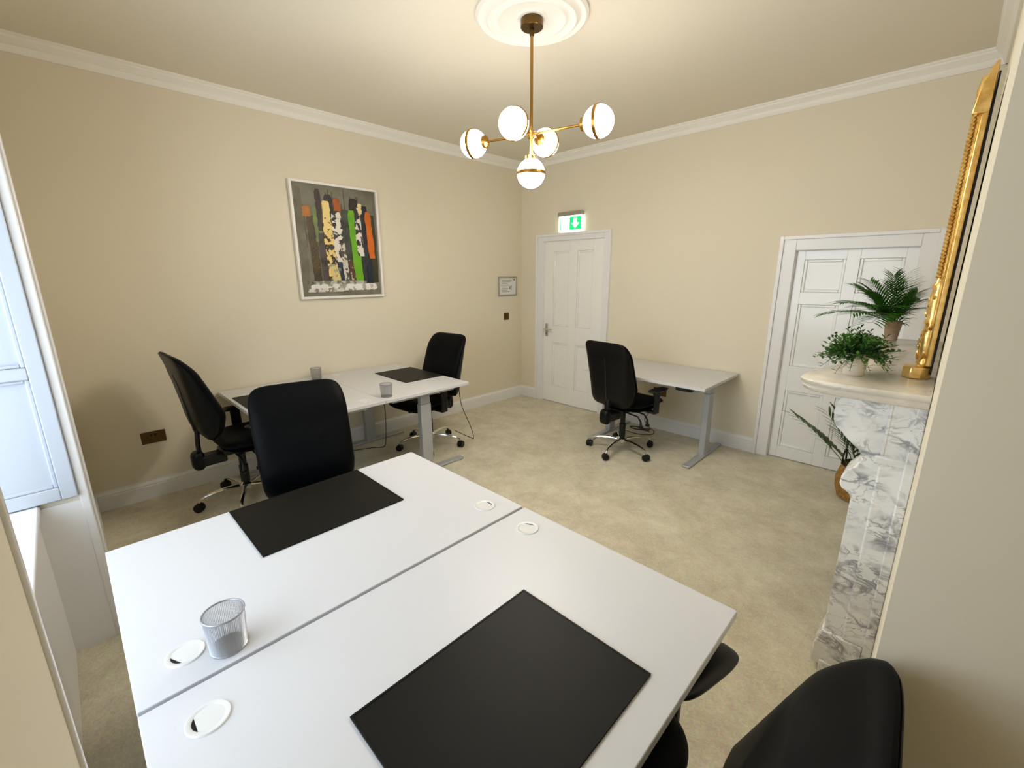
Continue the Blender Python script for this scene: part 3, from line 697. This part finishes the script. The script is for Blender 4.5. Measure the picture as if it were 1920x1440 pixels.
S = [(.02, .1, .03, .85, [(90, 84, 64), (112, 106, 84)], 0), (.12, .22, .27, .9, [(84, 66, 20), (46, 38, 14)], .03), (.09, .18, .19, .28, [(186, 112, 22), (150, 96, 30)], 0),
     (.20, .29, .19, .50, [(118, 150, 40), (104, 112, 84)], .02), (.25, .31, .03, .40, [(38, 22, 20), (58, 40, 36)], .0), (.24, .33, .42, .87, [(44, 26, 34), (80, 70, 66)], .02),
     (.35, .45, .07, .40, [(22, 18, 18), (44, 44, 40)], .01), (.46, .54, .09, .36, [(178, 88, 14), (130, 70, 20)], .0), (.49, .58, .32, .82, [(60, 44, 26), (38, 52, 40)], .02),
     (.54, .64, .19, .86, [(34, 40, 30), (70, 76, 64)], .03), (.66, .76, .08, .3, [(20, 14, 16), (40, 30, 30)], .0), (.80, .89, .14, .88, [(22, 14, 18), (12, 22, 52)], .03),
     (.90, .98, .22, .88, [(60, 52, 24), (36, 44, 20)], .0), (.76, .86, .5, .88, [(44, 46, 48), (24, 30, 40)], .0), (.44, .54, .62, .9, [(16, 40, 62), (120, 130, 128), .55], .0),
     (.30, .42, .30, .84, [(236, 206, 126), (52, 38, 20), .53], .03), (.32, .41, .13, .40, [(238, 210, 134), (70, 52, 24), .6], .0), (.33, .43, .70, .88, [(220, 196, 130), (150, 150, 130), .55], .05),
     (.42, .54, .21, .68, [(226, 220, 208), (40, 36, 34), .5], .01), (.49, .56, .5, .86, [(206, 198, 184), (80, 70, 60), .5], .03), (.62, .73, .19, .87, [(112, 178, 6), (92, 160, 4)], .04),
     (.70, .78, .15, .62, [(230, 222, 214), (40, 34, 34), .48], .02), (.76, .81, .12, .22, [(238, 214, 150), (226, 206, 160)], .0), (.58, .64, .66, .87, [(86, 50, 26), (190, 170, 150), .52], .03),
     (.84, .92, .19, .64, [(216, 106, 10), (186, 96, 14)], .03), (.83, .90, .7, .89, [(10, 24, 56), (20, 30, 40)], .0), (.10, .92, .885, .955, [(226, 224, 216), (150, 146, 130), .52], .0), (.06, .5, .93, .965, [(214, 210, 200), (130, 126, 106), .5], .0), (.5, .94, .895, .94, [(232, 230, 226), (168, 164, 150), .55], .0), (.12, .8, .86, .89, [(176, 178, 170), (120, 118, 100), .5], .0)]
rs_ = random.Random(21)
for i in range(26):
    u_ = .02+.95*i/25; g_ = rs_.randint(0, 3); v_ = rs_.uniform(.0, .35)
    stroke(u_, u_+rs_.uniform(.015, .04), v_, rs_.uniform(.55, .9), [[(74, 68, 50), (108, 104, 88)], [(56, 60, 44), (92, 90, 70)], [(120, 116, 100), (90, 84, 66)], [(66, 52, 34), (96, 92, 74)]][g_], 0.2+i*.01, vsc=7, wav=.003)
for i, s_ in enumerate(S):
    stroke(s_[0], s_[1], s_[2], s_[3], s_[4], i+1, vsc=22 if len(s_[4]) > 2 else 8, shear=s_[5], wav=.006 if s_[1]-s_[0] < .3 else .02)

# ------------------------------------------------------------------ wall things
t = thing('framed_notice', 'small silver framed printed notice on the left wall beside the corner', 'notice', (0, -.265, 1.365))
fr = MB()
for (a0, a1, b0, b1) in ((-.165, -.147, 0, .24), (.147, .165, 0, .24), (-.147, .147, 0, .018), (-.147, .147, .222, .24)): fr.box(.001, .016, a0, a1, b0, b1)
fr.build('frame', 'alu', t, bevel=.003)
MB().box(.001, .006, -.147, .147, .018, .222).build('paper', 'paper', t)
pr = MB()
for i, (z, a0, a1) in enumerate(((.19, -.11, .07), (.17, -.11, .05), (.15, -.11, .0), (.13, -.12, .02), (.11, -.11, -.02), (.09, -.11, .0), (.07, -.12, -.01), (.05, -.11, .04))): pr.box(.006, .0064, a0, a1, z, z+.007)
pr.box(.006, .0064, .02, .05, .085, .12); pr.box(.006, .0064, .055, .07, .07, .13)
pr.build('print', 'ink', t)
MB().lathe([(.0, 0), (.012, 0), (.012, .0008)], 16, (.006, .118, .2), (1, 0, 0)).build('dot', 'red', t)
t = thing('light_switch', 'small square antique brass light switch on the left wall below the notice', 'light switch', (0, -.29, 1.06))
MB().box(.0005, .006, -.045, .045, 0, .09).build('plate', 'darkbrass', t, bevel=.003); MB().box(.006, .013, -.012, .012, .033, .057).build('toggle', 'darkbrass', t, bevel=.003)
def socket(loc, rz, label, plugs):
    t = thing('wall_socket', label, 'socket', loc, rz)
    MB().box(-.073, .073, -.006, -.0005, 0, .09).build('plate', 'darkbrass', t, bevel=.003)
    MB().box(-.062, .062, -.0085, -.006, .01, .08).build('insert', 'darkbrass', t, bevel=.002)
    for sx in (-1, 1):
        for (dx, dz, w_, h_) in ((0, .05, .0045, .009), (-.011, .03, .008, .005), (.011, .03, .008, .005)): MB().box(sx*.035+dx-w_/2, sx*.035+dx+w_/2, -.0092, -.0084, dz-h_/2, dz+h_/2).build('pin_hole', 'plasticb', t)
        MB().box(sx*.012-.006, sx*.012+.006, -.012, -.008, .055, .072).build('rocker', 'plasticb', t, bevel=.002)
    return t
socket((0, -4.01, .42), PI/2, 'double antique brass wall socket low on the left wall', 0)
socket((2.03, 0, .365), 0, 'double antique brass wall socket under the single desk', 1)
t = thing('plug', 'black three pin plug in the socket under the single desk', 'plug', (1.995, -.0095, .385))
MB().box(-.022, .022, -.04, 0, 0, .045).build('body', 'plasticb', t, bevel=.006)

# exit sign
t = thing('exit_sign', 'lit green and white exit sign above the tall door', 'exit sign', (.8, 0, 2.115))
MB().box(-.17, .17, -.055, -.0005, .17, .215).build('housing', 'alu', t, bevel=.006)
pn = MB().box(-.165, .165, -.034, -.026, .002, .17).build('panel', 'lit', t, bevel=.001)
MB().box(-.14, -.128, -.0346, -.034, .014, .155).build('green_edge', 'green', pn)
g = MB()
# green square with a white downward arrow left open
ax, az = .073, .085
g.box(-.008, .155, -.0348, -.034, .016, .156); g.build('green_field', 'green', pn)
ar = MB().prism([(ax-.022, .14), (ax+.022, .14), (ax+.022, .088), (ax+.056, .088), (ax, .03), (ax-.056, .088), (ax-.022, .088)], 'y', -.0354, -.0346); ar.build('arrow', 'lit', pn)
rm = MB(); rm.lathe([(0, 0), (.011, 0), (.011, .0006)], 14, (-.072, -.034, .138), (0, -1, 0))
rm.prism([(-.082, .122), (-.06, .122), (-.056, .085), (-.04, .05), (-.05, .045), (-.068, .075), (-.085, .05), (-.105, .05), (-.105, .06), (-.09, .062), (-.08, .085)], 'y', -.0346, -.034)
M['palegreen'] = mat('pale_green_print', (190, 250, 205), .5, emit=(200, 255, 214), es=1.0)
rm.build('running_figure', 'palegreen', pn)

# ------------------------------------------------------------------ cables
def cable(pts, label, r=.0035, name='power_cable'):
    P = [Vector(p) for p in pts]; out = []
    for i in range(len(P)-1):
        p0, p1, p2, p3 = P[max(i-1, 0)], P[i], P[i+1], P[min(i+2, len(P)-1)]
        for k in range(8):
            u = k/8; out.append(.5*((2*p1)+(p2-p0)*u+(2*p0-5*p1+4*p2-p3)*u*u+(3*p1-p0-3*p2+p3)*u**3))
    out.append(P[-1])
    o = MB().tube([tuple(p) for p in out], r, 8).build(name, 'cable', None)
    return tag(o, label, 'cable')
cable([(1.995, -.05, .40), (1.995, -.075, .36), (2.0, -.08, .25), (1.96, -.09, .17), (1.93, -.10, .10), (1.98, -.10, .03), (2.06, -.13, .004), (2.08, -.24, .004), (1.98, -.31, .004), (1.86, -.31, .004), (1.80, -.3, .03), (1.80, -.31, .3), (1.82, -.37, .62)], 'thin black cable hanging from the socket under the single desk')
cable([(2.0, -.1, .0065), (1.93, -.14, .0065), (1.86, -.12, .0065), (1.80, -.17, .0065), (1.88, -.2, .0065), (1.95, -.17, .0065), (2.02, -.16, .0065)], 'coiled black cable on the carpet under the single desk', .006)
cable([(.40, -2.36, .64), (.42, -2.34, .45), (.40, -2.33, .22), (.40, -2.35, .04), (.36, -2.38, .004), (.3, -2.46, .004), (.24, -2.65, .004), (.22, -2.9, .004)], 'thin black cable trailing on the carpet under the far desks')
cable([(1.10, -1.98, .69), (.98, -1.86, .45), (.93, -1.72, .2), (.86, -1.62, .03), (.78, -1.60, .004), (.5, -1.58, .004)], 'thin black cable hanging behind the chair beside the white door')
